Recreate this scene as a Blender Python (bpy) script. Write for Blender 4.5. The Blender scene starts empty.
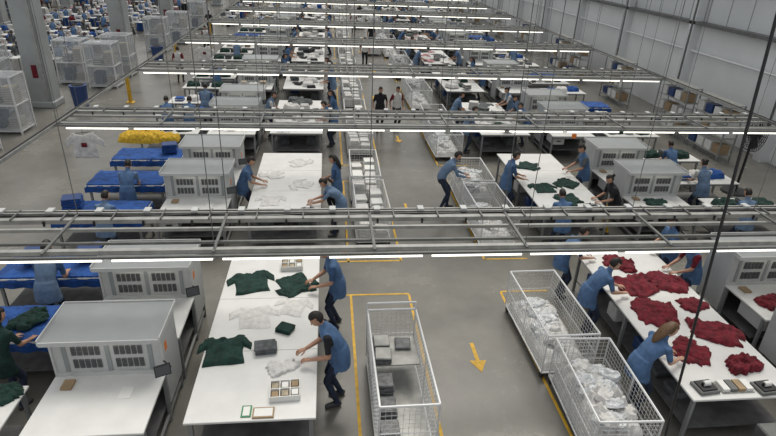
import bpy, math, random
import numpy as np
from mathutils import Vector, Matrix, noise
random.seed(7)
V=Vector
P=6.1            # bay pitch (m)
NR=12            # number of bays
scene=bpy.context.scene
scene.view_settings.view_transform='Standard'

# ------------------------------------------------------------------ materials
MATS={}
def mat(name,col,rough=0.6,metal=0.0,ns=0,na=0.0,emit=0,bump=0,alpha=1.0,col2=None,bs=None):
    if name in MATS: return MATS[name]
    m=bpy.data.materials.new(name); m.use_nodes=True
    nt=m.node_tree; b=nt.nodes['Principled BSDF']
    b.inputs['Base Color'].default_value=(*col,1); b.inputs['Roughness'].default_value=rough
    b.inputs['Metallic'].default_value=metal; b.inputs['Alpha'].default_value=alpha
    if emit:
        b.inputs['Emission Color'].default_value=(*col,1); b.inputs['Emission Strength'].default_value=emit
    tc=nt.nodes.new('ShaderNodeTexCoord')
    if ns:
        n=nt.nodes.new('ShaderNodeTexNoise'); n.inputs['Scale'].default_value=ns; n.inputs['Detail'].default_value=5
        nt.links.new(tc.outputs['Object'],n.inputs['Vector'])
        r=nt.nodes.new('ShaderNodeValToRGB')
        c2=col2 if col2 else tuple(max(0,c*(1-na)) for c in col)
        c1=tuple(min(1,c*(1+na*0.6)) for c in col)
        r.color_ramp.elements[0].position=0.35; r.color_ramp.elements[1].position=0.68
        r.color_ramp.elements[0].color=(*c2,1); r.color_ramp.elements[1].color=(*c1,1)
        nt.links.new(n.outputs['Fac'],r.inputs['Fac']); nt.links.new(r.outputs['Color'],b.inputs['Base Color'])
    if bump:
        n2=nt.nodes.new('ShaderNodeTexNoise'); n2.inputs['Scale'].default_value=bs or 25; n2.inputs['Detail'].default_value=3
        nt.links.new(tc.outputs['Object'],n2.inputs['Vector'])
        bp=nt.nodes.new('ShaderNodeBump'); bp.inputs['Strength'].default_value=bump; bp.inputs['Distance'].default_value=0.02
        nt.links.new(n2.outputs['Fac'],bp.inputs['Height']); nt.links.new(bp.outputs['Normal'],b.inputs['Normal'])
    MATS[name]=m; return m
M_white=mat('laminate_white',(.66,.66,.64),.4,ns=3,na=.06)
M_cab=mat('painted_panel',(.52,.53,.52),.45,ns=2,na=.08)
M_hood=mat('hood_grey',(.27,.29,.295),.4,ns=2,na=.08)
M_frame=mat('frame_grey_paint',(.26,.27,.27),.5,.3,ns=4,na=.1)
M_steel=mat('galvanised',(.36,.36,.34),.4,.3,ns=6,na=.2)
M_steel2=mat('duct_grey',(.15,.155,.15),.5,.3,ns=5,na=.2)
M_black=mat('black_plastic',(.012,.012,.014),.45)
M_dark=mat('dark_slot',(.07,.075,.08),.6)
M_shelf=mat('under_shelf',(.12,.12,.12),.6,ns=5,na=.3)
M_wire=mat('wire_white',(.66,.67,.67),.4,.1)
M_tube=mat('led_tube',(1.0,.96,.84),.4,emit=2.2)
M_yellow=mat('yellow_paint',(.62,.36,.02),.6,ns=9,na=.25)
M_green=mat('cloth_green',(.006,.034,.026),.9,ns=12,na=.4,bump=.5)
M_red=mat('cloth_red',(.15,.008,.018),.9,ns=12,na=.45,bump=.6)
M_wcloth=mat('cloth_white',(.62,.61,.59),.9,ns=10,na=.14,bump=.6)
M_gcloth=mat('cloth_grey',(.10,.11,.115),.9,ns=12,na=.4,bump=.5)
M_gpack=mat('packed_grey',(.15,.155,.16),.4,ns=12,na=.5,bump=.5)
M_blue=mat('cloth_blue',(.010,.07,.28),.85,ns=6,na=.35,bump=.5)
M_ycloth=mat('cloth_yellow',(.60,.38,.03),.9,ns=12,na=.3,bump=.5)
M_pink=mat('cloth_pink',(.45,.22,.24),.9,ns=12,na=.3,bump=.5)
M_beige=mat('cloth_beige',(.42,.36,.27),.9,ns=12,na=.3,bump=.5)
M_poly=mat('poly_bag',(.60,.62,.63),.25,ns=14,na=.2,bump=.7)
M_orange=mat('orange_tag',(.75,.20,.03),.6)
M_card=mat('cardboard',(.34,.24,.14),.8,ns=8,na=.15)
M_paper=mat('paper',(.72,.72,.69),.7)
M_lgreen=mat('label_green',(.05,.22,.10),.6)
M_col=mat('column_paint',(.34,.36,.355),.6,ns=1.5,na=.12)
M_plastic=mat('plastic_sheet',(.55,.58,.60),.2,alpha=.25)
M_bin=mat('bin_blue',(.02,.05,.16),.4)
SK=mat('skin',(.42,.23,.15),.55,ns=20,na=.1); SK2=mat('skin_light',(.50,.30,.21),.55,ns=20,na=.1)
M_vest=mat('vest_blue',(.075,.15,.29),.85,ns=9,na=.25,bump=.5,bs=14)
M_vest2=mat('vest_blue_light',(.14,.215,.33),.85,ns=9,na=.2,bump=.5,bs=14)
M_jean=mat('jeans',(.02,.03,.06),.9,ns=12,na=.4,bump=.4,bs=14)
M_bk=mat('cloth_black',(.012,.013,.016),.9,ns=12,na=.3,bump=.4,bs=14)
M_dblue=mat('shirt_navy',(.04,.09,.2),.9,ns=12,na=.3,bump=.4,bs=14)
M_shoe=mat('shoe',(.05,.05,.055),.6)
M_hair=mat('hair_dark',(.014,.010,.008),.6,ns=60,na=.5); M_hair2=mat('hair_brown',(.13,.07,.03),.55,ns=60,na=.5)
M_eye=mat('eye_white',(.7,.7,.68),.3); M_lip=mat('lips',(.30,.10,.09),.5)

# ------------------------------------------------------------------ mesh builder
class MB:
    def __init__(s): s.v=[]; s.f=[]; s.m=[]; s.mats=[]
    def mi(s,m):
        if m not in s.mats: s.mats.append(m)
        return s.mats.index(m)
    def add(s,vs,fs,m,T=None):
        o=len(s.v)
        s.v+= [tuple(T@V(p)) for p in vs] if T is not None else [tuple(p) for p in vs]
        k=s.mi(m)
        for f in fs: s.f.append(tuple(i+o for i in f)); s.m.append(k)
    def merge(s,o,T=None):
        b=len(s.v)
        s.v+= [tuple(T@V(p)) for p in o.v] if T is not None else list(o.v)
        flip = T is not None and T.to_3x3().determinant()<0
        mp=[s.mi(m) for m in o.mats]
        for f,k in zip(o.f,o.m):
            g=tuple(i+b for i in f)
            s.f.append(g[::-1] if flip else g); s.m.append(mp[k])
    def box(s,x0,x1,y0,y1,z0,z1,m,T=None):
        vs=[(x0,y0,z0),(x1,y0,z0),(x1,y1,z0),(x0,y1,z0),(x0,y0,z1),(x1,y0,z1),(x1,y1,z1),(x0,y1,z1)]
        s.add(vs,[(3,2,1,0),(4,5,6,7),(0,1,5,4),(1,2,6,5),(2,3,7,6),(3,0,4,7)],m,T)
    def bbox(s,x0,x1,y0,y1,z0,z1,m,b=.01,T=None):
        def ring(i,z): 
            c=b
            return [(x0+i+c,y0+i,z),(x1-i-c,y0+i,z),(x1-i,y0+i+c,z),(x1-i,y1-i-c,z),(x1-i-c,y1-i,z),(x0+i+c,y1-i,z),(x0+i,y1-i-c,z),(x0+i,y0+i+c,z)]
        vs=ring(b,z0)+ring(0,z0+b)+ring(0,z1-b)+ring(b,z1)
        fs=[tuple(range(7,-1,-1)),tuple(range(24,32))]
        for k in range(3):
            for j in range(8):
                a=k*8+j; c=k*8+(j+1)%8; fs.append((a,c,c+8,a+8))
        s.add(vs,fs,m,T)
    def rod(s,a,b,r,m,n=6): s.tube([a,b],[r,r],m,n,rnd=False)
    def tube(s,pts,rad,m,n=10,rnd=True,side=None,T=None):
        pts=[V(p) for p in pts]; rad=[(r,r) if not isinstance(r,tuple) else r for r in rad]
        ts=[]
        for i in range(len(pts)):
            a=pts[max(0,i-1)]; b=pts[min(len(pts)-1,i+1)]; ts.append((b-a).normalized())
        if side is None:
            side=V((1,0,0)) if abs(ts[0].x)<.8 else V((0,1,0))
        side=V(side)
        rings=[]
        def ring(p,t,rx,ry):
            sd=(side-t*side.dot(t)).normalized(); bb=t.cross(sd)
            return [p+sd*rx*math.cos(2*math.pi*j/n)+bb*ry*math.sin(2*math.pi*j/n) for j in range(n)]
        if rnd:
            rx,ry=rad[0]; q=min(rx,ry)
            for k in (.96,.65): rings.append(ring(pts[0]-ts[0]*q*k,ts[0],rx*math.sqrt(1-k*k),ry*math.sqrt(1-k*k)))
        for p,t,(rx,ry) in zip(pts,ts,rad): rings.append(ring(p,t,rx,ry))
        if rnd:
            rx,ry=rad[-1]; q=min(rx,ry)
            for k in (.65,.96): rings.append(ring(pts[-1]+ts[-1]*q*k,ts[-1],rx*math.sqrt(1-k*k),ry*math.sqrt(1-k*k)))
        vs=[p for r in rings for p in r]; fs=[]
        for i in range(len(rings)-1):
            for j in range(n):
                a=i*n+j; b=i*n+(j+1)%n; fs.append((a,b,b+n,a+n))
        fs.append(tuple(range(n-1,-1,-1))); L=(len(rings)-1)*n; fs.append(tuple(range(L,L+n)))
        s.add(vs,fs,m,T)
    def ell(s,c,r,m,n=10,k=6,T=None):
        vs=[];fs=[]
        for i in range(k+1):
            ph=math.pi*i/k
            for j in range(n):
                th=2*math.pi*j/n
                vs.append((c[0]+r[0]*math.sin(ph)*math.cos(th),c[1]+r[1]*math.sin(ph)*math.sin(th),c[2]-r[2]*math.cos(ph)))
        for i in range(k):
            for j in range(n):
                a=i*n+j;b=i*n+(j+1)%n; fs.append((a,b,b+n,a+n))
        s.add(vs,fs,m,T)
    def mesh(s,name,smooth=False):
        me=bpy.data.meshes.new(name); me.from_pydata(s.v,[],s.f)
        for m in s.mats: me.materials.append(m)
        me.polygons.foreach_set('material_index',s.m)
        if smooth: me.polygons.foreach_set('use_smooth',[True]*len(s.f))
        me.update(); return me
def put(name,me,loc=(0,0,0),rz=0,sc=1):
    o=bpy.data.objects.new(name,me); scene.collection.objects.link(o)
    o.location=loc; o.rotation_euler=(0,0,rz)
    o.scale=(sc,sc,sc) if not isinstance(sc,tuple) else sc
    return o
TR=Matrix.Translation
def RZ(a): return Matrix.Rotation(a,4,'Z')

# ------------------------------------------------------------------ room shell
def floor_mat():
    m=bpy.data.materials.new('polished_concrete'); m.use_nodes=True; nt=m.node_tree; b=nt.nodes['Principled BSDF']
    tc=nt.nodes.new('ShaderNodeTexCoord')
    n=nt.nodes.new('ShaderNodeTexNoise'); n.inputs['Scale'].default_value=.55; n.inputs['Detail'].default_value=9; n.inputs['Roughness'].default_value=.65
    nt.links.new(tc.outputs['Object'],n.inputs['Vector'])
    r=nt.nodes.new('ShaderNodeValToRGB'); r.color_ramp.elements[0].position=.3; r.color_ramp.elements[1].position=.72
    r.color_ramp.elements[0].color=(.125,.120,.106,1); r.color_ramp.elements[1].color=(.205,.197,.173,1)
    nt.links.new(n.outputs['Fac'],r.inputs['Fac']); nt.links.new(r.outputs['Color'],b.inputs['Base Color'])
    r2=nt.nodes.new('ShaderNodeMapRange'); r2.inputs['To Min'].default_value=.15; r2.inputs['To Max'].default_value=.36
    nt.links.new(n.outputs['Fac'],r2.inputs['Value']); nt.links.new(r2.outputs['Result'],b.inputs['Roughness'])
    return m
b=MB(); FM=floor_mat(); b.box(-60,16,-3,115,-.1,0,FM); put('floor',b.mesh('floor'))
WM=mat('wall_panel',(.66,.68,.68),.6,ns=.4,na=.06)
WM2=mat('wall_seam',(.38,.40,.405),.6)
WM3=mat('wall_lower',(.74,.76,.75),.6,ns=.6,na=.06)
b=MB(); b.box(15.6,15.9,-3,115,0,4.0,WM3); b.box(15.65,15.9,-3,115,4.0,10,WM)
for i in range(95): b.box(15.63,15.66,-2+i*1.25,-1.97+i*1.25,4.0,10,WM2)
put('wall_right',b.mesh('wall_right'))
b=MB(); b.box(-60,15.6,115,115.3,0,10,WM); put('wall_back',b.mesh('wall_back'))
b=MB(); b.box(-60.3,-60,-3,115,0,10,WM); put('wall_left',b.mesh('wall_left'))
b=MB()
b.box(15.25,15.6,-3,114,3.95,4.08,M_steel2); b.box(15.3,15.6,-3,114,5.6,5.7,M_steel)
b.rod((15.4,-3,2.9),(15.4,114,2.9),.05,M_wire); b.rod((15.35,-3,6.6),(15.35,114,6.6),.06,M_wire)
for i in range(20): b.box(15.25,15.6,i*5.8,i*5.8+.38,0,10,WM); b.box(15.2,15.25,i*5.8+.1,i*5.8+.16,1.2,6.7,M_steel2)
put('trim_1',b.mesh('trim_1'))

# floor markings
b=MB(); z0,z1=.0005,.004; w=.05
for k in range(-1,NR):
    o=k*P
    for x in (.42,1.62,3.57): b.box(x-w/2,x+w/2,4.85+o,9.6+o,z0,z1,M_yellow)
    for y in (4.85+o,9.6+o):
        b.box(.1,.42,y,y+w,z0,z1,M_yellow); b.box(.42,1.62,y,y+w,z0,z1,M_yellow); b.box(3.57,4.6,y,y+w,z0,z1,M_yellow)
put('floor_marking_lines',b.mesh('markings'))
b=MB()
b.add([(-.035,.78,.002),(.035,.78,.002),(.035,.3,.002),(-.035,.3,.002),(-.035,.78,.006),(.035,.78,.006),(.035,.3,.006),(-.035,.3,.006)],[(4,7,6,5),(0,1,2,3),(0,3,7,4),(1,5,6,2)],M_yellow)
b.add([(-.15,.3,.002),(.15,.3,.002),(0,0,.002),(-.15,.3,.006),(.15,.3,.006),(0,0,.006)],[(3,5,4),(0,1,2),(0,2,5,3),(1,4,5,2),(0,3,4,1)],M_yellow)
me=b.mesh('arrow')
for k in range(8): put('floor_arrow',me,(2.56 if k%2==0 else 2.1,7.2+k*P,0))

# ------------------------------------------------------------------ furniture
def table_mesh(W,L,top=M_white,H=.87):
    b=MB()
    b.bbox(-W/2,W/2,-L/2,L/2,H-.035,H,top,.006)
    n=max(2,int(round(L/2))+1)
    for i in range(n):
        y=-L/2+.08+(L-.16)*i/(n-1)
        for x in (-W/2+.07,W/2-.07):
            b.box(x-.025,x+.025,y-.025,y+.025,0,H-.09,M_frame)
        b.box(-W/2+.05,W/2-.05,y-.02,y+.02,H-.09,H-.035,M_frame)
    for x in (-W/2+.07,W/2-.07): b.box(x-.02,x+.02,-L/2+.06,L/2-.06,H-.09,H-.035,M_frame)
    b.box(-W/2+.1,W/2-.1,-L/2+.1,L/2-.1,.22,.245,M_shelf)
    r=random.Random(int(L*10))
    for i in range(int(L*2)):
        y=-L/2+.3+i*.5; 
        for sx in (-1,1):
            if r.random()<.7 and i>0: b.bbox(sx*W*.27-.18,sx*W*.27+.18,y-.16,y+.16,.245,.245+r.uniform(.08,.3),r.choice([M_gcloth,M_gcloth,M_wcloth,M_bin]),.02)
    return b
def big_table():
    b=table_mesh(1.7,4.2)
    b.box(-.85,.85,-.703,-.697,.8702,.8712,M_shelf); b.box(-.85,.85,.697,.703,.8702,.8712,M_shelf)
    return b.mesh('cutting_table')
ME_table=big_table()
ME_small=table_mesh(1.85,.95).mesh('small_table')
def clothtable():
    b=table_mesh(1.85,.95)
    nx,ny=40,22; vs=[];fs=[]
    for j in range(ny+1):
        for i in range(nx+1):
            x=-1.0+2.0*i/nx; y=-.55+1.1*j/ny; z=.89+.035*abs(noise.noise(V((x*5,y*5,3))))+.03*abs(noise.noise(V((x*11,y*9,8))))
            dx=max(0,abs(x)-.925); dy=max(0,abs(y)-.475)
            if dx>0 or dy>0:
                d=max(dx,dy)*1.0
                z=.885-d*2.6; x=math.copysign(min(abs(x),.94+.02*math.sin(y*20)),x); y=math.copysign(min(abs(y),.49+.02*math.sin(x*18)),y)
            vs.append((x,y,z))
    for j in range(ny):
        for i in range(nx):
            a=j*(nx+1)+i; fs.append((a,a+1,a+nx+2,a+nx+1))
    b.add(vs,fs,M_blue); return b.mesh('blue_table')
ME_blue=clothtable()

def cabinet():
    b=MB(); W=.79
    b.bbox(-W,W,-1.12,.02,.86,.9,M_white,.006)
    b.box(-W,W,-1.12,-1.10,.80,.86,M_frame)
    for x in (-W+.03,W-.03):
        for y in (-1.05,-.05,.65): b.box(x-.025,x+.025,y-.025,y+.025,0,.86,M_frame)
        b.box(x-.02,x+.02,-1.05,.65,.12,.16,M_frame)
    b.box(-W+.05,W-.05,-.9,.6,.3,.33,M_shelf)
    b.box(-W+.08,-W+.5,-1.0,-.4,.55,.8,M_cab); b.box(-W+.22,-W+.36,-1.02,-1.0,.66,.69,M_black)
    b.box(-W,-W+.03,0,.7,.3,1.58,M_cab); b.box(W-.03,W,0,.7,.3,1.58,M_cab)
    b.box(-W+.03,W-.03,.67,.7,.3,1.58,M_cab)
    b.box(-W+.03,W-.03,.03,.06,.9,1.56,M_cab)
    b.box(-W+.03,W-.03,-.02,.05,.9,.955,M_cab)
    b.box(-W+.03,W-.03,-.005,.05,1.50,1.58,M_cab)
    for x in (-.62,-.02,.58): b.box(x-.012,x+.05,.018,.031,.955,1.5,M_hood)
    for g in (-.50,.10):
        for r in range(2):
            for c in range(5):
                x=g+c*.083; z=1.02+r*.23
                b.box(x,x+.062,.012,.031,z,z+.15,M_steel2)
                b.box(x+.008,x+.054,.006,.0125,z+.012,z+.07,M_dark); b.box(x+.008,x+.054,.006,.0125,z+.085,z+.138,M_dark)
    b.add([(-W-.03,-.14,1.575),(W+.03,-.14,1.575),(W+.03,.74,1.60),(-W-.03,.74,1.60),(-W-.03,-.14,1.61),(W+.03,-.14,1.61),(W+.03,.74,1.65),(-W-.03,.74,1.65)],
      [(3,2,1,0),(4,5,6,7),(0,1,5,4),(1,2,6,5),(2,3,7,6),(3,0,4,7)],M_hood)
    b.box(-W-.03,W+.03,-.155,-.14,1.555,1.625,M_cab)
    b.box(-W-.045,-W-.03,-.155,.75,1.575,1.665,M_cab); b.box(W+.03,W+.045,-.155,.75,1.575,1.665,M_cab); b.box(-W-.03,W+.03,.74,.755,1.575,1.67,M_cab)
    b.box(-.5,.5,-.10,-.04,1.545,1.572,M_tube)
    b.rod((W+.03,-.1,1.2),(W+.16,-.22,1.2),.015,M_black); b.rod((W+.16,-.22,1.2),(W+.13,-.35,1.28),.015,M_black)
    T=TR((W+.1,-.38,1.28))@RZ(.4)@Matrix.Rotation(-.3,4,'X'); b.box(-.11,.11,-.015,.015,-.08,.08,M_black,T)
    b.box(-.095,.095,-.018,-.015,-.065,.065,M_dark,T)
    b.box(.25,.42,-.5,-.27,.901,.906,M_paper); b.box(-.6,-.45,-.3,-.12,.901,.94,M_card); b.box(W-.005,W+.004,.1,.2,1.2,1.35,M_orange)
    return b.mesh('inspection_cabinet')
ME_cab=cabinet()

def cage(W,L,H,step=.075,shelf=False,panel=False):
    b=MB(); r=.014; z=.14
    for x in (-W/2,W/2):
        for y in (-L/2,L/2):
            b.rod((x,y,z),(x,y,H),r,M_wire,6)
            b.box(x*.94-.012,x*.94+.012,y*.95-.03,y*.95+.03,.06,z,M_steel2)
            b.tube([(x*.94-.018,y*.95,.055),(x*.94+.018,y*.95,.055)],[.055,.055],M_black,10,rnd=False,side=(0,1,0))
    for zz in (z,H*.55,H):
        rr=r if zz!=H*.55 else .007
        if zz==H: rr=.018
        for x in (-W/2,W/2): b.rod((x,-L/2,zz),(x,L/2,zz),rr,M_wire)
        for y in (-L/2,L/2): b.rod((-W/2,y,zz),(W/2,y,zz),rr,M_wire)
    b.rod((-W/2,0,z),(-W/2,0,H),.010,M_wire);b.rod((W/2,0,z),(W/2,0,H),.010,M_wire)
    q=.0036
    n=int(L/step)
    for i in range(1,n):
        y=-L/2+L*i/n
        for x in (-W/2,W/2): b.rod((x,y,z),(x,y,H),q,M_wire,3)
        b.rod((-W/2,y,z),(W/2,y,z),q,M_wire,3)
    n=int(W/step)
    for i in range(1,n):
        x=-W/2+W*i/n
        for y in (-L/2,L/2): b.rod((x,y,z),(x,y,H),q,M_wire,3)
    n=int((H-z)/step)
    for i in range(1,n):
        zz=z+(H-z)*i/n
        for x in (-W/2,W/2): b.rod((x,-L/2,zz),(x,L/2,zz),q,M_wire,3)
        for y in (-L/2,L/2): b.rod((-W/2,y,zz),(W/2,y,zz),q,M_wire,3)
    b.box(-W/2,W/2,-L/2,L/2,z-.01,z+.006,M_steel)
    if shelf:
        b.box(-W/2+.01,W/2-.01,L/2-.75,L/2-.02,H*.5,H*.5+.02,M_steel)
    if panel:
        b.rod((-W/2,L/2,H),(-W/2,L/2+.02,H+.12),.016,M_wire); b.rod((W/2,L/2,H),(W/2,L/2+.02,H+.12),.016,M_wire)
        b.rod((-W/2,L/2+.02,H+.12),(W/2,L/2+.02,H+.12),.018,M_wire)
    return b
def ridge(x,y,s): return 1-2*abs(noise.noise(V((x,y,s))))
def mound(b,x0,x1,y0,y1,zb,h,m,seed,amp=.5,nx=22,ny=26):
    vs=[];fs=[]
    for j in range(ny+1):
        for i in range(nx+1):
            u=i/nx; v=j/ny; e=min(1,5*min(u,1-u,v,1-v))**.5
            q=noise.noise(V((u*(x1-x0)*7,v*(y1-y0)*7,seed)))+.5*noise.noise(V((u*(x1-x0)*16,v*(y1-y0)*16,seed+9)))
            vs.append((x0+(x1-x0)*u,y0+(y1-y0)*v,zb+max(.002,e*h*(1+amp*q))))
    for j in range(ny):
        for i in range(nx):
            a=j*(nx+1)+i; fs.append((a,a+1,a+nx+2,a+nx+1))
    b.add(vs,fs,m)
def crumple(b,a,c,h,m,seed,T=None,irr=.28,nr=14,na=56,pw=8):
    vs=[(0,0,h)]; fs=[]
    for i in range(1,nr+1):
        t=i/nr
        for j in range(na):
            th=2*math.pi*j/na; cx,cy=math.cos(th),math.sin(th)
            se=(abs(cx)**4+abs(cy)**4)**(-1/4)
            R=se*(1+irr*noise.noise(V((cx*1.3,cy*1.3,seed)))+.6*irr*noise.noise(V((cx*4,cy*4,seed+3)))+.25*irr*noise.noise(V((cx*11,cy*11,seed+3))))
            x=a*R*t*cx; y=c*R*t*cy
            pr=(1-t**pw)**.5
            f=.45+.38*ridge(x*4.5+1.5*y,y*4.5,seed+7)+.34*ridge(x*10,y*8,seed+11)+.15*ridge(x*19,y*17,seed+15)
            z=h*pr*max(.25,f)
            vs.append((x,y,z if i<nr else 0))
    for j in range(na): fs.append((0,1+j,1+(j+1)%na))
    for i in range(nr-1):
        for j in range(na):
            p=1+i*na+j;q=1+i*na+(j+1)%na; fs.append((p,p+na,q+na,q))
    b.add(vs,fs,m,T)
def stack(b,x,y,z,w,l,n,mats,seed=0):
    rnd=random.Random(seed)
    for i in range(n):
        T=TR((x+rnd.uniform(-.01,.01),y+rnd.uniform(-.01,.01),z+i*.04))@RZ(rnd.uniform(-.08,.08))
        b.bbox(-w/2,w/2,-l/2,l/2,0,.038,mats[i%len(mats)],.012,T)
def filled(c,L,W,seed,m,h=.38,n=26):
    mound(c,-W/2+.03,W/2-.03,-L/2+.03,L/2-.03,.15,h,m,seed,.35)
    r=random.Random(int(seed*10))
    for i in range(n):
        T=TR((r.uniform(-W/2+.2,W/2-.2),r.uniform(-L/2+.22,L/2-.22),.15+h*r.uniform(.7,1.1)))@RZ(r.uniform(0,3))@Matrix.Rotation(r.uniform(-.5,.5),4,'X')
        crumple(c,r.uniform(.13,.19),r.uniform(.10,.15),.08,r.choice([M_poly,M_wcloth]),seed+i,T,nr=6,na=22)
    return c
ME_cageA=filled(cage(.88,1.98,.9),1.98,.88,1.3,M_wcloth,.24,24).mesh('cage_a')
cb=filled(cage(.88,1.75,.9),1.75,.88,4.3,M_wcloth,.50,36); ME_cageB=cb.mesh('cage_b')
cc=cage(.8,2.15,1.08,shelf=True,panel=True)
for i,(x,y) in enumerate([(-.19,.80),(-.19,.47),(.16,.80)]): stack(cc,x,y,.57,.26,.28,3 if i<2 else 1,[M_gpack,M_gcloth,M_steel],i)
for i,(x,y) in enumerate([(-.20,.08),(-.20,-.30),(-.2,-.68)]): stack(cc,x,y,.15,.28,.30,(9,6,4)[i],[M_gpack,M_steel2,M_gpack],i+7)
ME_cageC=cc.mesh('cage_c')
cd=cage(.8,2.15,.85)
for i in range(10): stack(cd,-.18+.36*(i%2),-.85+.42*(i//2),.15,.3,.36,random.Random(i).randint(5,13),[M_wcloth,M_paper],i)
ME_cageD=cd.mesh('cage_d')

# ------------------------------------------------------------------ garments
def shirt(b,m,seed,amp=.02,w=.5,l=.64,T=None,thick=.022,sl=.17,warp=.045):
    vs=[];fs=[]
    def pt(x,y,e):
        n1=noise.noise(V((x*6,y*6,seed)))+.9*(ridge(x*7,y*9,seed+5)-.5)+.4*(ridge(x*15,y*13,seed+8)-.5)
        wx=warp*noise.noise(V((x*3,y*3,seed+20))); wy=warp*noise.noise(V((x*3,y*3,seed+31)))
        return (x+wx,y+wy,.001+(thick+amp*max(-.5,n1))*min(1,e)**.5)
    nx,ny=20,22
    for j in range(ny+1):
        v=j/ny
        for i in range(nx+1):
            u=i/nx; x=(u-.5)*w*(1-.05*math.sin(v*math.pi)); y=(v-.5)*l
            if v>.85: y-= .07*(1-abs(u-.5)*2)**2*((v-.85)/.15)*(1 if abs(u-.5)<.3 else 0)
            vs.append(pt(x,y,min(u*nx,(1-u)*nx,v*ny,(1-v)*ny)))
    for j in range(ny):
        for i in range(nx):
            a=j*(nx+1)+i; fs.append((a,a+1,a+nx+2,a+nx+1))
    for sg in (-1,1):
        o=len(vs); sx,sy=8,8
        for j in range(sy+1):
            v=j/sy
            for i in range(sx+1):
                u=i/sx
                a=V((sg*(w*.5-.04),l*.5-.24+.23*v)); c=V((sg*(w*.5+sl),l*.5-.36+.19*v)); p=a.lerp(c,u)
                vs.append(pt(p.x,p.y,min((1-u)*sx,v*sy,(1-v)*sy)))
        for j in range(sy):
            for i in range(sx):
                a=o+j*(sx+1)+i; q=(a,a+1,a+sx+2,a+sx+1); fs.append(q if sg>0 else q[::-1])
    b.add(vs,fs,m,T)
def garment(name,m,x,y,z,rz,seed,sc=1,amp=.02,**k):
    b=MB(); shirt(b,m,seed,amp,**k); return put(name,b.mesh(name,True),(x,y,z),rz,sc)
def heap(name,m,x,y,z,rz,seed,a,c,h,sleeve=True):
    b=MB(); crumple(b,a,c,h,m,seed,irr=.4,nr=20,na=90,pw=12)
    if sleeve:
        shirt(b,m,seed+60,.05,T=TR((0,-.02,.01))@Matrix.Diagonal((a*2.2/.8,c*2.1/.64,1,1)),thick=.045,warp=.12,sl=.14)
    return put(name,b.mesh(name,True),(x,y,z),rz)
ZT=.872; ZC=.868
g='dark_green_tshirt'
garment(g,M_green,-1.42,8.8,ZT,.2,1,1.05,amp=.03,thick=.035,w=.58,sl=.11); garment(g,M_green,-.62,8.68,ZT,-2.7,2,1.0,amp=.03,thick=.035,w=.56,sl=.11); garment(g,M_green,-1.60,6.92,ZT,.1,3,1.05,amp=.045,thick=.04,w=.56,sl=.10)
b=MB(); stack(b,0,0,0,.26,.22,2,[M_green,M_green],3); put('folded_green_garment',b.mesh('fg'),(-.72,7.38,ZT),-.4)
b=MB(); stack(b,0,0,0,.32,.24,3,[M_gcloth,M_gcloth],5); put('folded_grey_garment',b.mesh('fgg'),(-.98,6.9,ZT),.05)
garment('white_tshirt',M_wcloth,-1.25,7.75,ZT,.1,6,1.0,amp=.01,thick=.01); garment('white_tshirt',M_wcloth,-.62,8.02,ZT,-.2,7,.8,amp=.01,thick=.01)
heap('white_garment',M_wcloth,-.72,6.5,ZT,.3,8,.22,.15,.05,False)
g='dark_red_garment'
for i,(x,y,r,a,c,h) in enumerate([(5.74,8.42,.35,.39,.32,.05),(6.45,8.5,-.35,.33,.30,.05),(5.66,7.55,1.35,.40,.33,.05),(6.38,6.98,-.5,.40,.28,.05),(5.66,6.52,.9,.30,.26,.05),(5.80,9.2,2.2,.32,.22,.05),(6.48,7.75,.4,.24,.2,.05)]):
    heap(g,M_red,x,y,ZT,r,20+i,a,c,h,i!=6)
heap('pile_of_red_garments',M_red,6.3,6.15,ZT,.2,34,.27,.17,.12,False)
heap(g,M_red,8.05,7.75,ZC,.3,41,.28,.2,.08)
heap('dark_green_garment',M_green,-4.5,6.12,ZT,.2,51,.33,.22,.07); heap('dark_green_garment',M_green,-4.6,5.62,ZT,1.2,52,.22,.2,.10,False)
heap('dark_green_garment',M_green,-4.75,7.75,.94,.9,53,.26,.18,.07)
b=MB(); stack(b,0,0,0,.4,.34,6,[M_blue,M_blue,M_bin],3); me=b.mesh('fbg')
for p in [(-5.5,7.7,.95),(-4.5,9.7,.95),(-5.4,9.6,.95),(-5.7,12.0,.95),(-4.5,15.7,.95)]: put('folded_blue_garments',me,p,.2)
for i,(x,y) in enumerate([(5.6,13.1),(6.35,13.4),(6.0,12.35),(5.7,14.7)]): garment('dark_green_tshirt',M_green,x,y,ZT,i*.9,60+i,.95,amp=.035,thick=.035,w=.56,sl=.12)
for i,(x,y) in enumerate([(8.2,12.1),(8.5,13.9)]): heap('dark_green_garment',M_green,x,y,ZC,i*.9,70+i,.26,.18,.07,True)
for i,(x,y) in enumerate([(-1.4,12.4),(-.7,13.4),(-1.5,14.1),(-.8,15.0)]): garment('white_tshirt',M_wcloth,x,y,ZT,i*1.3,80+i,.9,amp=.02)
b=MB(); crumple(b,.62,.36,.24,M_ycloth,14); crumple(b,.3,.25,.18,M_ycloth,15,TR((.72,-.05,0))); put('pile_of_yellow_fabric',b.mesh('pyf',True),(-5.5,16.7,.95),0)

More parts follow.
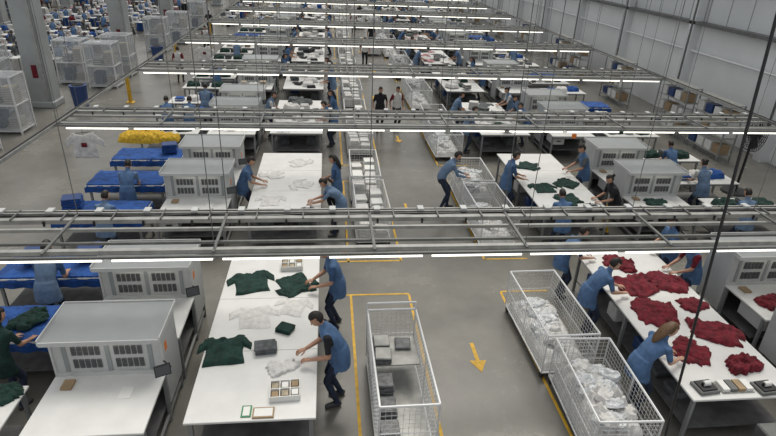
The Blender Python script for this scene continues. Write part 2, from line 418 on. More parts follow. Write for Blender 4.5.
# parts bins, papers
b=MB()
b.box(-.2,.2,-.16,.16,0,.01,M_card)
for x in (-.2,-.07,.07,.2): b.box(x-.006,x+.006,-.16,.16,0,.09,M_paper)
for y in (-.16,0,.16): b.box(-.2,.2,y-.006,y+.006,0,.09,M_paper)
for i in range(3):
    for j in range(2): b.box(-.18+i*.135,-.09+i*.135,-.13+j*.16,-.03+j*.16,.01,.07+.01*i,[M_card,M_beige,M_paper][(i+j)%3])
ME_tray=b.mesh('label_tray'); put('label_tray',ME_tray,(-.63,5.98,ZT),.05); put('label_tray',ME_tray,(-.72,9.35,ZT),.02)
b=MB(); b.box(-.13,.0,-.1,.1,0,.012,M_lgreen); b.box(-.11,-.02,-.08,.08,.012,.014,M_paper); b.box(.02,.3,-.13,.05,0,.02,M_card); b.box(.04,.28,-.11,.03,.02,.023,M_paper)
put('label_sheets',b.mesh('label_sheets'),(-1.05,5.66,ZT),.0)
b=MB(); b.bbox(-.16,.16,-.13,.13,0,.05,M_steel2,.01); b.box(-.12,.12,-.1,.1,.05,.07,M_black); b.tube([(-.05,0,.1),(.05,0,.1)],[.04,.04],M_paper,12,rnd=False)
for x in (-.06,.06): b.box(x-.005,x+.005,-.02,.02,.05,.12,M_black)
ME_pr=b.mesh('label_printer')
for p in [(5.4,5.72,ZT),(6.3,5.66,ZT),(-.5,11.8,ZT),(6.4,11.9,ZT)]: put('label_printer',ME_pr,p,.1)
b=MB()
b.box(-.25,.25,-.12,.12,0,.012,M_steel); 
for i in range(4): b.box(-.23+i*.12,-.13+i*.12,-.1,.1,.012,.06,[M_paper,M_steel2,M_card,M_paper][i])
put('sewing_supplies_tray',b.mesh('supply'),(5.85,5.72,ZT),0)
b=MB(); b.tube([(0,0,0),(0,0,.34)],[.12,.15],M_paper,16,rnd=False); b.tube([(0,0,.33),(0,0,.35)],[.16,.16],M_wire,16,rnd=False)
put('white_bucket',b.mesh('bucket'),(5.42,5.15,0))
b=MB(); b.bbox(-.3,.3,-.25,.25,.05,.6,M_steel2,.02); b.box(-.27,.27,-.26,-.25,.1,.3,M_frame); b.box(-.27,.27,-.26,-.25,.33,.56,M_frame); b.box(-.25,.25,-.2,.2,0,.05,M_black)
put('drawer_unit',b.mesh('drawer'),(6.3,5.05,0))

def assort(seed,mats):
    r=random.Random(seed); b=MB()
    for i in range(12):
        x=r.uniform(-.55,.55); y=-1.8+3.6*i/11.; m=r.choice(mats); t=r.random()
        T=TR((x,y,.004*i))@RZ(r.uniform(-3,3))
        if t<.45: shirt(b,m,seed*10+i,.03,T=T@Matrix.Scale(.85,4))
        elif t<.75:
            q=MB(); stack(q,0,0,0,.3,.35,r.randint(2,8),[m,r.choice(mats)],i); b.merge(q,T)
        else: crumple(b,.3,.24,.15,m,seed+i,T,nr=7,na=22)
    return b.mesh('assort',True)
AS=[assort(1,[M_wcloth,M_wcloth,M_gcloth]),assort(2,[M_wcloth,M_beige,M_wcloth]),assort(3,[M_green,M_wcloth,M_gcloth]),assort(4,[M_blue,M_wcloth,M_wcloth]),assort(5,[M_wcloth,M_pink,M_gcloth]),assort(6,[M_bk,M_wcloth,M_gcloth])]
def assort_s(seed,mats):
    r=random.Random(seed); b=MB()
    for i in range(3):
        m=r.choice(mats); T=TR((-.55+.5*i,r.uniform(-.08,.08),0))
        if r.random()<.5:
            q=MB(); stack(q,0,0,0,.3,.35,r.randint(2,7),[m,r.choice(mats)],i); b.merge(q,T)
        else: crumple(b,.26,.24,.16,m,seed+i,T,nr=7,na=22)
    return b.mesh('assort_s',True)
AS2=[assort_s(1,[M_wcloth,M_gcloth]),assort_s(2,[M_blue,M_wcloth]),assort_s(3,[M_wcloth,M_beige]),assort_s(4,[M_green,M_gcloth])]

# ------------------------------------------------------------------ bays
rr=random.Random(3)
for k in range(NR):
    o=k*P
    put('cutting_table',ME_table,(-1.05,7.6+o,0)); put('cutting_table',ME_table,(5.95,7.6+o,0))
    for x in (-3.1,8.3):
        for y in (6.5,8.4): put('inspection_cabinet',ME_cab,(x,y+o,0),0,(.95,1,.96))
    for x in (-5.05,10.45):
        for j,y in enumerate((5.85,7.75,9.55)):
            bl = (x<0 and ((k==0 and j>0) or (k==1)))
            if not bl and k>1: bl=rr.random()<.2
            put('blue_cloth_table' if bl else 'sorting_table',ME_blue if bl else ME_small,(x,y+o,0))
            if k>1 and not bl or (x>0 and k>=0 and rr.random()<.7 and not bl): put('folded_garment_stacks',rr.choice(AS2),(x,y+o,ZT))
    if k>1: put('garments_on_cabinet_worktop',rr.choice(AS2),(-3.1,5.9+o,ZC),0,.8)
    if k>1: put('garments_on_cabinet_worktop',rr.choice(AS2),(8.3,7.75+o,ZC),0,.8)
    if k>=2:
        put('garment_assortment',rr.choice(AS),(-1.05,7.6+o,ZT)); put('garment_assortment',rr.choice(AS),(5.95,7.6+o,ZT),math.pi)
    if k==0:
        put('wire_cage_trolley',ME_cageA,(3.93,7.98,0),.02); put('wire_cage_trolley',ME_cageB,(4.02,6.02,0),-.04)
        put('wire_cage_trolley',ME_cageC,(1.02,6.5,0),.01)
    else:
        put('wire_cage_trolley',ME_cageA,(3.98,6.3+o,0),.02); put('wire_cage_trolley',ME_cageB,(4.0,8.35+o,0),-.02)
        put('wire_cage_trolley',ME_cageD,(1.03,6.3+o+.3,0),.01); put('wire_cage_trolley',ME_cageD,(1.0,8.8+o+.2,0),-.01)
        if k>3 and k%2: put('wire_cage_trolley',ME_cageB,(2.3+.3*(k%3),7+o,0),.03)

# overhead rail
def rail():
    b=MB(); x0,x1=-6.24,12.1
    b.box(x0,x1,8.30,8.42,2.46,2.54,M_steel); b.box(x0,x1,8.345,8.36,2.54,2.552,M_black)
    b.box(x0,x1,8.10,8.19,2.45,2.52,M_steel); b.box(x0,x1,8.195,8.295,2.44,2.475,M_steel2)
    for q,(y,z) in enumerate([(8.22,2.50),(8.25,2.49),(8.27,2.51)]):
        pts=[(x0+i*.6,y+.015*math.sin(i*1.7+q),z+.012*math.sin(i*2.3+q*2)) for i in range(31)]
        b.tube(pts,[.011]*31,M_black if q else M_steel2,5,rnd=False,side=(0,1,0))
    b.box(x0,x1,7.88,7.93,2.42,2.47,M_steel); b.box(x0,x1,7.50,7.54,2.40,2.44,M_steel2)
    b.box(x0,x1,7.13,7.21,2.44,2.51,M_steel); b.box(x0,x1,6.99,7.03,2.46,2.49,M_steel2)
    n=8
    for i in range(n+1):
        x=x0+.05+(x1-x0-.1)*i/n
        b.box(x-.02,x+.02,7.05,8.38,2.50,2.53,M_steel2)
        b.rod((x,8.3,2.53),(x,8.3,9.5),.007,M_steel2,4)
        if i%2==0: b.rod((x,7.15,2.53),(x,7.15,9.5),.006,M_steel2,4)
    n=12; L=(x1-x0-.3)/n
    for i in range(n):
        x=x0+.15+i*L
        b.box(x+.03,x+L-.03,7.05,7.12,2.415,2.44,M_cab)
        b.tube([(x+.07,7.06,2.40),(x+L-.07,7.06,2.40)],[.020,.020],M_tube,8,rnd=False,side=(0,1,0))
    for i in range(25):
        x=x0+.4+i*.73
        b.box(x,x+.10,8.29,8.43,2.542,2.58,M_cab); b.box(x+.03,x+.06,8.08,8.10,2.42,2.5,M_black)
        b.box(x+.3,x+.32,8.08,8.43,2.515,2.55,M_steel2)
    return b
rb=rail(); ME_rail=rb.mesh('rail')
for k in range(NR): put('overhead_light_rail',ME_rail,(0,k*P,0))
b=MB()
b.box(-6.33,-6.25,2,80,2.43,2.5,M_steel); b.rod((-6.29,2,2.52),(-6.29,80,2.52),.015,M_black)
me=b.mesh('siderail')
put('overhead_side_rail',me); put('overhead_side_rail',me,(18.46,0,0))
b=MB(); b.rod((3.05,4,9),(3.655,4,0),.013,M_black,8); put('hanging_power_cable',b.mesh('cable'))
b=MB(); b.rod((0,0,0),(0,0,.32),.004,M_black,4); b.bbox(-.06,.06,-.03,.03,-.12,0,M_orange,.01)
me=b.mesh('tag')
for p in [(.25,7.9,2.08),(6.6,14.0,2.08)]: put('orange_hanging_socket',me,p)
b=MB(); shirt(b,M_wcloth,5,.02,T=Matrix.Rotation(math.pi/2,4,'X')); b.rod((0,0,.3),(0,0,.46),.005,M_black,4); b.rod((-.2,0,.3),(.2,0,.33),.008,M_black,5); b.box(-.06,.06,-.06,-.045,-.02,.08,M_red)
me=b.mesh('hts',True)
put('hanging_tshirt',me,(-5.75,13.3,1.93),.1,1.0); put('hanging_tshirt',me,(-5.3,25.5,1.93),.1)

# ------------------------------------------------------------------ columns, racks etc.
b=MB(); b.bbox(-.42,.42,-.42,.42,0,10,M_col,.04); b.bbox(-.5,.5,-.5,.5,0,.25,M_col,.03); b.box(-.1,.1,-.44,-.42,1.2,1.7,M_red); b.box(.25,.33,-.47,-.42,.3,9,M_steel)
me=b.mesh('column')
for i in range(8): put('concrete_column',me,(-11.5,24+i*10,0))
for i in range(6): put('concrete_column',me,(-24,34+i*12,0))
b=MB()
for x in (-.6,.6):
    for y in (-.5,.5): b.box(x-.025,x+.025,y-.025,y+.025,0,2.0,M_wire)
for z in (.1,1.0,1.97):
    b.box(-.6,.6,-.52,-.48,z-.02,z+.02,M_wire); b.box(-.6,.6,.48,.52,z-.02,z+.02,M_wire); b.box(-.62,-.58,-.5,.5,z-.02,z+.02,M_wire); b.box(.58,.62,-.5,.5,z-.02,z+.02,M_wire)
b.box(-.6,.6,-.5,.5,1.99,2.01,M_plastic); b.box(-.6,-.59,-.5,.5,.1,2,M_plastic); b.box(.59,.6,-.5,.5,.1,2,M_plastic); b.box(-.6,.6,-.5,-.49,.1,2,M_plastic); b.box(-.6,.6,.49,.5,.1,2,M_plastic)
b.box(-.55,.55,-.45,.45,.1,.14,M_white); b.box(-.55,.55,-.45,.45,.95,.98,M_white)
stack(b,-.2,0,.98,.4,.5,6,[M_wcloth,M_gcloth],2); stack(b,.3,0,.14,.4,.5,9,[M_wcloth,M_beige],3); stack(b,-.25,0,.14,.4,.5,14,[M_gcloth,M_blue],4); stack(b,.28,.05,.98,.4,.5,15,[M_beige,M_wcloth],4)
me=b.mesh('rack')
for p in [(-11.2,18.0),(-11.3,20.6),(-12.8,19.8),(-10.3,27.5),(-11.9,28.2),(-10.4,30),(-10.4,37),(-9.8,40),(-12.9,23),(-10,47),(-14.5,26)]: put('plastic_covered_rack',me,(p[0],p[1],0))
b=MB(); b.tube([(0,0,0),(0,0,.9)],[.26,.32],M_bin,16,rnd=False); b.tube([(0,0,.88),(0,0,.94)],[.34,.34],M_bin,16,rnd=False); b.ell((0,0,.93),(.26,.26,.07),M_bk)
put('blue_waste_bin',b.mesh('bin'),(-10.0,23.6,0),0); put('blue_waste_bin',bpy.data.meshes['bin'],(-9.4,33,0))
b=MB(); b.tube([(0,0,0),(0,0,1.1)],[.08,.08],M_yellow,12); b.box(-.16,.16,-.16,.16,0,.02,M_yellow)
me=b.mesh('bollard'); 
for y in (24.6,33,43): put('yellow_safety_bollard',me,(-8.4,y,0))
def station(seed):
    r=random.Random(seed); b=MB()
    b.bbox(-.6,.6,-.3,.3,.72,.76,M_white,.006)
    for x in (-.52,.52): b.box(x-.02,x+.02,-.25,.25,0,.05,M_frame); b.box(x-.02,x+.02,-.03,.03,0,.72,M_frame)
    b.box(-.25,.25,-.09,.09,.76,.80,M_wire); b.bbox(.14,.26,-.08,.08,.8,1.08,M_wire,.02); b.bbox(-.25,.2,-.06,.06,.98,1.1,M_wire,.02); b.bbox(-.26,-.16,-.06,.06,.84,1.0,M_wire,.01)
    b.tube([(.27,0,1.02),(.31,0,1.02)],[.06,.06],M_black,10,rnd=False,side=(0,1,0))
    b.rod((.4,.25,.76),(.4,.25,1.5),.01,M_frame); b.rod((.3,.25,1.3),(.5,.25,1.3),.01,M_frame); b.tube([(.32,.25,1.3),(.32,.25,1.42)],[.03,.015],r.choice([M_red,M_ycloth,M_wcloth]),8,rnd=False)
    mats=[M_wcloth,M_blue,M_pink,M_beige,M_gcloth,M_red,M_bk,M_bk,M_gcloth]
    crumple(b,.2,.25,.25,r.choice(mats),seed,TR((-.40,-.05,.76)),nr=5,na=16); crumple(b,.36,.26,.6,r.choice(mats),seed+3,TR((.2,.66,.05)),nr=5,na=16)
    b.box(-.18,.58,.38,.95,0,.05,M_card)
    return b.mesh('sewing')
ST=[station(i) for i in range(9)]
b=MB(); b.tube([(0,0,.0),(0,0,.45)],[.15,.03],M_black,8,rnd=False); b.bbox(-.18,.18,-.17,.17,.45,.5,M_black,.02); ME_stool=b.mesh('stool')
stn=[]
for i in range(14):
    for j in range(34):
        x=-13.8-i*1.95; y=30+j*1.75
        if (j%8)==7 or i%5==4: continue
        if min(abs(x+11.5),abs(x+24))<1.2 and min([abs(y-c) for c in list(range(24,100,10))+list(range(34,110,12))])<1.5: continue
        stn.append((x,y)); 
for i in range(3):
    for j in range(5): stn.append((-16.5-i*2.2,19+j*1.8))
for j in range(22): stn.append((-8.0,49+j*2.1)); 
for x,y in stn: put('sewing_workstation',rr.choice(ST),(x+rr.uniform(-.06,.06),y,0),0)
b=MB()
for x in (-.25,.25):
    for y in (-1,1): b.box(x-.02,x+.02,y-.02,y+.02,0,2.0,M_frame)
for z in (.2,.8,1.4,1.96): b.box(-.27,.27,-1.02,1.02,z,z+.03,M_steel)
for z in (.23,.83,1.43):
    for j in range(4): b.bbox(-.2,.2,-.92+j*.48,-.55+j*.48,z,z+.32,random.Random(j+int(z*10)).choice([M_card,M_paper,M_bin,M_wcloth]),.01)
me=b.mesh('shelf')
for y in (18.5,21,26,31,33.5,40,47,55,62): put('storage_shelf',me,(13.9,y,0))
b=MB()
b.tube([(0,0,0),(0,0,.04)],[.32,.30],M_black,20,rnd=False); b.rod((0,0,.04),(0,0,1.35),.03,M_black,8)
T=TR((0,-.08,1.45))@RZ(.5)@Matrix.Rotation(math.pi/2,4,'X')
for r in (.38,.28,.18,.08):
    for z in (-.09,.09):
        n=24; 
        for i in range(n):
            a=2*math.pi*i/n; c=2*math.pi*(i+1)/n
            b.tube([(r*math.cos(a),r*math.sin(a),z),(r*math.cos(c),r*math.sin(c),z)],[.009,.009],M_black,4,rnd=False,side=(0,0,1),T=T)
for i in range(20):
    a=2*math.pi*i/20; c,s=math.cos(a),math.sin(a)
    b.tube([(.05*c,.05*s,.09),(.38*c,.38*s,.09),(.40*c,.40*s,0),(.38*c,.38*s,-.09),(.05*c,.05*s,-.09)],[.006]*5,M_black,4,rnd=False,side=(-s,c,0),T=T)
for i in range(4):
    a=i*math.pi/2; b.tube([(.04*math.cos(a),.04*math.sin(a),0),(.33*math.cos(a),.33*math.sin(a),.02)],[(.04,.01),(.12,.006)],M_black,8,side=(-math.sin(a),math.cos(a),.4),T=T)
b.tube([(0,0,-.16),(0,0,.05)],[.09,.07],M_black,12,T=T)
put('industrial_pedestal_fan',b.mesh('fan'),(12.5,14.8,0),0,1.3)

# ------------------------------------------------------------------ people
def smooth(a): a=max(0,min(1,a)); return a*a*(3-2*a)
def head_mb(style,skin,hair):
    b=MB(); n,k=32,24; vs=[];ms=[]
    for i in range(k+1):
        ph=math.pi*i/k
        for j in range(n):
            th=2*math.pi*j/n
            x=math.sin(ph)*math.cos(th); y=math.sin(ph)*math.sin(th); z=-math.cos(ph)
            X,Y,Z=x*.076,y*.096,z*.118
            if Z<0:
                t=-Z/.118; X*=1-.30*t*t; 
                if Y<0: Y*=1-.45*t
                else: Y=Y*(1-.02*t)+.012*t
            mk=smooth(max((Z-.055)/.018,min(-Y-.005,Z+.065)/.02))
            q=1+.11*mk*(1+.25*noise.noise(V((x*5,y*5,z*5))))
            vs.append((X*q,Y*q,Z*q)); ms.append(mk)
    fs=[];fh=[]
    for i in range(k):
        for j in range(n):
            a=i*n+j;c=i*n+(j+1)%n; f=(a,c,c+n,a+n)
            (fh if sum(ms[q] for q in f)/4>.35 else fs).append(f)
    b.add(vs,fs,skin); b.add(vs,fh,hair)
    b.tube([(0,.088,.012),(0,.104,-.012),(0,.110,-.026)],[(.007,.008),(.010,.01),(.014,.011)],skin,8)
    for s in (-1,1):
        b.ell((s*.029,.082,.008),(.014,.011,.008),M_eye,8,6); b.ell((s*.029,.091,.008),(.006,.004,.006),M_black,6,4)
        b.tube([(s*.014,.091,.026),(s*.044,.080,.028)],[.004,.003],hair,6,side=(0,0,1))
        b.ell((s*.077,-.004,-.002),(.010,.020,.030),skin,8,6)
    b.tube([(-.022,.089,-.052),(0,.096,-.051),(.022,.089,-.052)],[(.003,.004),(.005,.006),(.003,.004)],M_lip,6,side=(0,0,1))
    if style=='long':
        b.tube([(0,-.045,.07),(0,-.085,-.02),(0,-.10,-.12),(0,-.11,-.22),(0,-.10,-.30)],[(.07,.05),(.09,.05),(.085,.04),(.07,.03),(.03,.015)],hair,14)
    if style=='pony':
        b.tube([(0,-.10,.04),(0,-.15,.0),(0,-.15,-.10),(0,-.13,-.2)],[.02,.03,.028,.01],hair,8)
    if style=='bun': b.ell((0,-.12,.05),(.045,.04,.04),hair,10,8)
    return b
def hand_mb(skin):
    b=MB()
    b.tube([(0,-.02,0),(0,.01,0),(0,.045,0),(0,.088,-.003)],[(.024,.018),(.030,.017),(.040,.014),(.039,.012)],skin,10)
    for x,L,sp in ((-.030,.070,-.08),(-.010,.080,-.02),(.010,.074,.04),(.029,.058,.12)):
        p=V((x,.085,-.003)); pts=[p]; a=.2
        for q,l in enumerate((.42,.32,.26)):
            d=V((math.sin(sp)*math.cos(a),math.cos(sp)*math.cos(a),-math.sin(a))); p=p+d*L*l; pts.append(p); a+=.45
        b.tube(pts,[.0095,.0088,.008,.0065],skin,6)
    b.tube([(-.022,.018,-.004),(-.046,.045,-.012),(-.058,.072,-.022),(-.058,.092,-.032)],[.013,.0115,.010,.008],skin,6)
    return b
def ik(a,t,l1,l2,pole):
    d=t-a; D=min(d.length,(l1+l2)*.995); u=d.normalized(); c=(l1*l1+D*D-l2*l2)/(2*l1*D); s=math.sqrt(max(0,1-c*c))
    w=(pole-u*pole.dot(u)).normalized()
    return a+u*l1*c+w*l1*s, a+u*D
def person_mesh(name,lean=20,hands=((.2,.45,1.0),(-.2,.45,1.0)),feet=((.11,-.02),(-.11,.06)),hip=.92,hipback=.05,top=M_vest,sleeve=M_vest,pants=M_jean,skin=SK,hair=M_hair,style='short',hp=None,hy=0,vox=.016,long_sleeve=False,twist=0,skirt=True,sit=False):
    L=math.radians(lean)
    H=V((0,-hipback,hip)); right=V((math.cos(twist),math.sin(twist),0))
    g=MB(); m0=M_bk; seg=[]
    def spine(s):
        a=L*min(1,.35+s*1.8); return H+V((0,math.sin(a)*s,math.cos(a)*s))
    lv=[(-.10,.12,.10),(-.04,.165,.118),(.03,.172,.122),(.12,.155,.112),(.22,.160,.118),(.34,.180,.124),(.42,.180,.105),(.475,.13,.085),(.51,.068,.062)]
    pts=[];rad=[]
    for s,rx,ry in lv:
        pts.append(spine(s) if s>0 else H+V((0,0,s))); rad.append((rx,ry))
    g.tube(pts,rad,m0,18,side=tuple(right))
    for i in range(2,len(pts)-2): seg.append((pts[i],pts[i+1],rad[i][1]+.02,0))
    nb=spine(.50); seg.append((pts[0],pts[1],.12,3))
    if skirt:
        sk=[(.12,.168,.128),(0,.192,.142),(-.12,.205,.15),(-.22,.21,.155)]
        if sit: sk=sk[:2]
        g.tube([H+V((0,0,s)) if s<=0 else spine(s) for s,_,_ in sk],[(a,c) for _,a,c in sk],m0,18,side=(1,0,0),rnd=False)
        for s,_,_ in sk: seg.append((H+V((-.09,0,s)),H+V((.09,0,s)),.13,0))
    hpd=math.radians(hp if hp is not None else lean*.75+10)
    nd=V((0,math.sin(hpd*.7),math.cos(hpd*.7)))
    nt=nb+nd*.09; g.tube([nb-nd*.03,nt],[.056,.052],m0,10); seg.append((nb+nd*.045,nt+nd*.02,.05,2))
    hc=nt+nd*.075+V((0,.018,0))
    wr=[]
    for i,sg in enumerate((1,-1)):
        sh=spine(.435)+right*sg*.185; t=V(hands[i])
        el,w=ik(sh,t,.285,.255,V((sg*.35,-.6,-.8)))
        g.tube([spine(.43)+right*sg*.10,sh,sh.lerp(el,.5),el],[.062,.058,.048,.040],m0,10)
        g.tube([el,el.lerp(w,.35),w],[.040,.038,.026],m0,10)
        seg.append((spine(.43)+right*sg*.1,sh.lerp(el,.72),.052,1)); seg.append((sh.lerp(el,.72),el,.042,1 if long_sleeve else 2)); seg.append((el,w,.034,1 if long_sleeve else 2))
        wr.append((el,w,sg))
    for i,sg in enumerate((1,-1)):
        hj=H+V((sg*.092,0,-.05)); f=V((feet[i][0],feet[i][1],.085)); 
        kn,an=ik(hj,f,.43,.43,V((sg*.05,1,0)))
        g.tube([hj,hj.lerp(kn,.5),kn],[.088,.075,.056],m0,12); g.tube([kn,kn.lerp(an,.35),an],[.056,.055,.038],m0,12)
        seg.append((hj,kn,.07,3)); seg.append((kn,an,.05,3))
        g.tube([an+V((0,-.035,-.04)),an+V((0,.06,-.043)),an+V((sg*.02,.155,-.052))],[(.040,.042),(.046,.040),(.040,.028)],m0,10,side=(1,0,0))
        seg.append((an+V((0,-.03,-.05)),an+V((sg*.02,.15,-.05)),.045,4))
    me=g.mesh('tmp'); o=bpy.data.objects.new('tmp',me); scene.collection.objects.link(o)
    md=o.modifiers.new('r','REMESH'); md.mode='VOXEL'; md.voxel_size=vox
    sm=o.modifiers.new('s','SMOOTH'); sm.factor=.5; sm.iterations=3
    dg=bpy.context.evaluated_depsgraph_get(); ev=o.evaluated_get(dg); em=ev.to_mesh()
    N=len(em.vertices); co=np.empty(N*3); em.vertices.foreach_get('co',co); co=co.reshape(-1,3)
    faces=[tuple(p.vertices) for p in em.polygons]
    C=np.array([co[list(f)].mean(axis=0) for f in faces]); best=np.full(len(C),1e9); idx=np.zeros(len(C),int)
    for a,c,r,mi in seg:
        a=np.array(a);c=np.array(c); d=c-a; dd=max(1e-9,d@d); t=np.clip((C-a)@d/dd,0,1); dist=np.linalg.norm(C-(a+t[:,None]*d),axis=1)-r
        q=dist<best; best[q]=dist[q]; idx[q]=mi
    ev.to_mesh_clear(); bpy.data.objects.remove(o); bpy.data.meshes.remove(me)
    b=MB(); ml=[top,sleeve,skin,pants,M_shoe]; b.v=[tuple(p) for p in co]
    for m in ml: b.mi(m)
    b.f=faces; b.m=[b.mi(ml[i]) for i in idx]
    T=TR(hc)@RZ(hy)@Matrix.Rotation(-hpd,4,'X'); b.merge(head_mb(style,skin,hair),T)
    hm=hand_mb(skin)
    for el,w,sg in wr:
        y=(w-el).normalized(); y=(y+V((0,.35,0))); 
        if w.z<1.15 and w.z>.85: y.z*=.25
        y.normalize(); z=V((0,0,1)); x=y.cross(z)
        x=V((1,0,0)) if x.length<.2 else x.normalized(); z=x.cross(y)
        R=Matrix((x,y,z)).transposed().to_4x4()
        T=TR(w)@R@(Matrix.Diagonal((1,1,1,1)) if sg>0 else Matrix.Diagonal((-1,1,1,1))); b.merge(hm,T)
    return b.mesh(name,True)
FL,FR_,FB,FC=math.pi/2,-math.pi/2,0,math.pi   # facing left(-X), right(+X), away(+Y), to camera
def P1(me,x,y,rz,sc=1,name='factory_worker'): return put(name,me,(x,y,0),rz,sc)
P1(person_mesh('w1',27,((.06,.48,.97),(-.16,.42,.95)),hipback=.0,top=M_vest,sleeve=M_bk,pants=M_jean,vox=.012,hp=38),.14,6.70,FL+.1,1.06)
P1(person_mesh('w2',16,((.10,.42,.97),(-.14,.38,.97)),top=M_vest,sleeve=M_dblue,pants=M_jean,vox=.014,hipback=0,hp=28,hy=.3),.14,8.62,FL+.15,1.04)
P1(person_mesh('w3',5,((.12,.34,1.0),(-.12,.32,1.04)),top=M_vest,sleeve=M_dblue,style='long',vox=.016,pants=M_bk,hipback=0,hp=22),.2,13.35,FL-.2,1.0)
P1(person_mesh('w4',42,((.12,.56,.95),(-.12,.60,.95)),top=M_vest2,sleeve=M_vest2,style='pony',vox=.016,hipback=.12),.17,12.3,FL+.1,.97)
P1(person_mesh('w5',20,((.10,.42,.96),(-.14,.42,.98)),top=M_vest,sleeve=M_vest,vox=.016,hp=30),-2.12,13.3,FR_,1)
w6=person_mesh('w6',32,((.14,.44,.96),(-.14,.46,.96)),top=M_vest,sleeve=M_vest2,vox=.016,hipback=.06)
P1(w6,-4.85,13.02,FB,.98)
w7=person_mesh('w7',22,((.14,.42,.97),(-.12,.40,.97)),top=M_vest2,sleeve=M_vest,vox=.016)
P1(w7,-4.75,11.15,FB-.2,.97)
P1(person_mesh('w8',28,((.16,.40,.96),(-.14,.44,.96)),top=M_vest2,sleeve=M_dblue,vox=.014,hipback=.04),-4.85,8.66,FB,1.05)
P1(person_mesh('w9',15,((.14,.40,.98),(-.14,.38,.98)),top=M_green,sleeve=M_green,vox=.014),-4.72,6.86,FB-.3,1.0)
P1(person_mesh('w10',34,((.12,.50,.95),(-.14,.50,.95)),feet=((.12,-.1),(-.12,.12)),top=M_vest2,sleeve=M_vest2,skirt=False,long_sleeve=True,vox=.015,hipback=.1),3.1,13.7,FR_,1.05)
P1(person_mesh('w11',12,((.12,.36,.98),(-.12,.36,1.0)),top=M_vest,sleeve=M_dblue,vox=.016,hp=26),4.76,13.5,FR_,1.04)
P1(person_mesh('w12',14,((.12,.40,.98),(-.14,.38,.98)),top=M_vest,sleeve=M_gcloth,vox=.016,hp=28),7.1,14.1,FL,1.04)
P1(person_mesh('w13',30,((.14,.46,.96),(-.14,.46,.96)),top=M_vest,sleeve=M_vest,vox=.018),5.35,11.1,FB,.98)
P1(person_mesh('w14',25,((.14,.42,.96),(-.14,.42,.96)),top=M_bk,sleeve=M_bk,pants=M_ycloth,style='bun',vox=.018),7.14,12.25,FL,.97)
P1(person_mesh('w15',34,((.10,.50,.95),(-.14,.52,.95)),top=M_vest,sleeve=M_vest,skin=SK2,vox=.013,hipback=.08),4.76,8.15,FR_,1.03)
P1(person_mesh('w16',36,((.10,.52,.97),(-.12,.48,.97)),top=M_vest,sleeve=M_vest,pants=M_jean,hair=M_hair2,skin=SK2,style='long',vox=.012,hipback=.08),4.74,6.25,FR_+.15,1.02)
P1(person_mesh('w17',18,((.12,.42,.97),(-.14,.40,.97)),top=M_vest,sleeve=M_red,vox=.015),7.12,8.85,FL,1.0)
gen=[w6,w7,
 person_mesh('g1',12,((.12,.36,.98),(-.12,.34,.98)),top=M_vest,sleeve=M_vest,vox=.02,style='long'),
 person_mesh('g2',32,((.12,.48,.96),(-.1,.46,.96)),top=M_vest,sleeve=M_dblue,vox=.02),
 person_mesh('g3',20,((.14,.40,.97),(-.1,.42,.97)),top=M_vest2,sleeve=M_wcloth,vox=.02,style='bun')]
walk=person_mesh('walk',3,((.26,.12,.86),(-.26,-.08,.86)),feet=((.1,.2),(-.1,-.2)),top=M_bk,sleeve=M_bk,pants=M_bk,vox=.02,hipback=0)
walk2=person_mesh('walk2',3,((.26,.02,.86),(-.26,.05,.86)),feet=((.1,.08),(-.1,-.05)),top=M_wcloth,sleeve=M_red,pants=M_bk,vox=.02,hipback=0,skirt=False)
seat=person_mesh('seat',20,((.2,.42,.88),(-.2,.42,.88)),feet=((.14,.35),(-.14,.35)),hip=.58,hipback=0,top=M_vest,sleeve=M_wcloth,vox=.022,sit=True)
seat2=person_mesh('seat2',14,((.2,.40,.90),(-.2,.40,.90)),feet=((.14,.35),(-.14,.35)),hip=.58,hipback=0,top=M_gcloth,sleeve=M_gcloth,vox=.022,sit=True,style='long')
P1(gen[1],9.9,11.1,FB,.98); P1(gen[3],10.2,14.85,FB,.95); P1(gen[2],7.14,9.7,FL,1); P1(gen[3],4.74,9.45,FR_,1); P1(gen[4],10.0,13.02,FB)
P1(walk,1.95,20.9,FC,1.0); P1(walk2,2.6,21.0,FC+.3,1.0); P1(gen[2],.2,20.3,FL); P1(gen[3],.15,19.0,FL); P1(gen[1],4.75,20.4,FR_); P1(gen[4],-2.12,20.0,FR_)
P1(gen[0],-4.7,19.12,FB); P1(gen[3],-5.4,19.1,FB+.2); P1(gen[1],-4.5,20.95,FB)
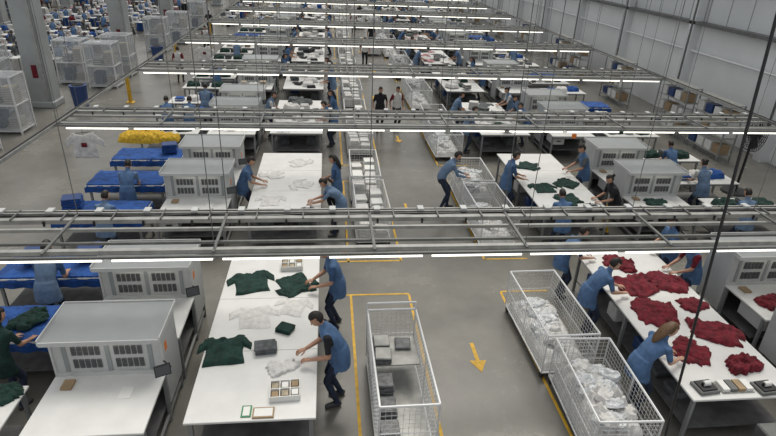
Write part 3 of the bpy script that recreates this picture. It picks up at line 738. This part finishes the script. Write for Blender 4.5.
for x,y,a in [(2.1,33,FC),(2.9,39,FB),(2.0,46,FC),(2.8,52,FB),(-7.3,36,FC),(-8.6,44,FB),(-7.2,28.5,FB)]: P1(rr.choice([walk,walk2]),x,y,a)
for k in range(2,10):
    o=k*P
    used=[]
    for _ in range(12):
        c=rr.randint(0,4); y=rr.uniform(5.8,9.4)+o
        if k==2 and c<2: continue
        if any(q==c and abs(y-yy)<.8 for q,yy in used): continue
        used.append((c,y))
        if c==0: P1(rr.choice(gen[1:]),.17,y,FL)
        elif c==1: P1(rr.choice(gen[1:]),-2.12,y,FR_)
        elif c==2: P1(rr.choice(gen[1:]),4.75,y,FR_)
        elif c==3: P1(rr.choice(gen[1:]),7.12,y,FL)
        else: P1(rr.choice(gen[1:]),rr.choice([-4.8,10.3]),6.78+o,FB)
for x,y in stn:
    if y<75:
        if rr.random()<.55: P1(rr.choice([seat,seat2]),x,y-.68,FB,1,'seated_sewing_worker')
        put('stool',ME_stool,(x,y-.68,0))

# ------------------------------------------------------------------ light
w=bpy.data.worlds.new('world'); scene.world=w; w.use_nodes=True
bg=w.node_tree.nodes['Background']; bg.inputs['Color'].default_value=(.95,.97,1,1); bg.inputs['Strength'].default_value=.60
s=bpy.data.lights.new('skylight_sun','SUN'); s.energy=2.5; s.angle=math.radians(35); s.color=(1,.95,.86)
so=bpy.data.objects.new('skylight_sun',s); scene.collection.objects.link(so); so.rotation_euler=(math.radians(-28),math.radians(8),0)

# ------------------------------------------------------------------ camera
f=560.0; Yc=V((-61,-277,f)).normalized(); Xc=V((1,-.009,(61-277*.009)/f)).normalized(); Zc=Xc.cross(Yc)
right=V((Xc.x,Yc.x,Zc.x)); down=V((Xc.y,Yc.y,Zc.y)); fwd=V((Xc.z,Yc.z,Zc.z))
cam=bpy.data.cameras.new('camera'); co=bpy.data.objects.new('camera',cam); scene.collection.objects.link(co)
R=Matrix((right,-down,-fwd)).transposed().to_4x4()
co.matrix_world=TR((0,0,6.5))@R
cam.sensor_width=36; cam.lens=36*f/776; cam.clip_end=300
scene.camera=co
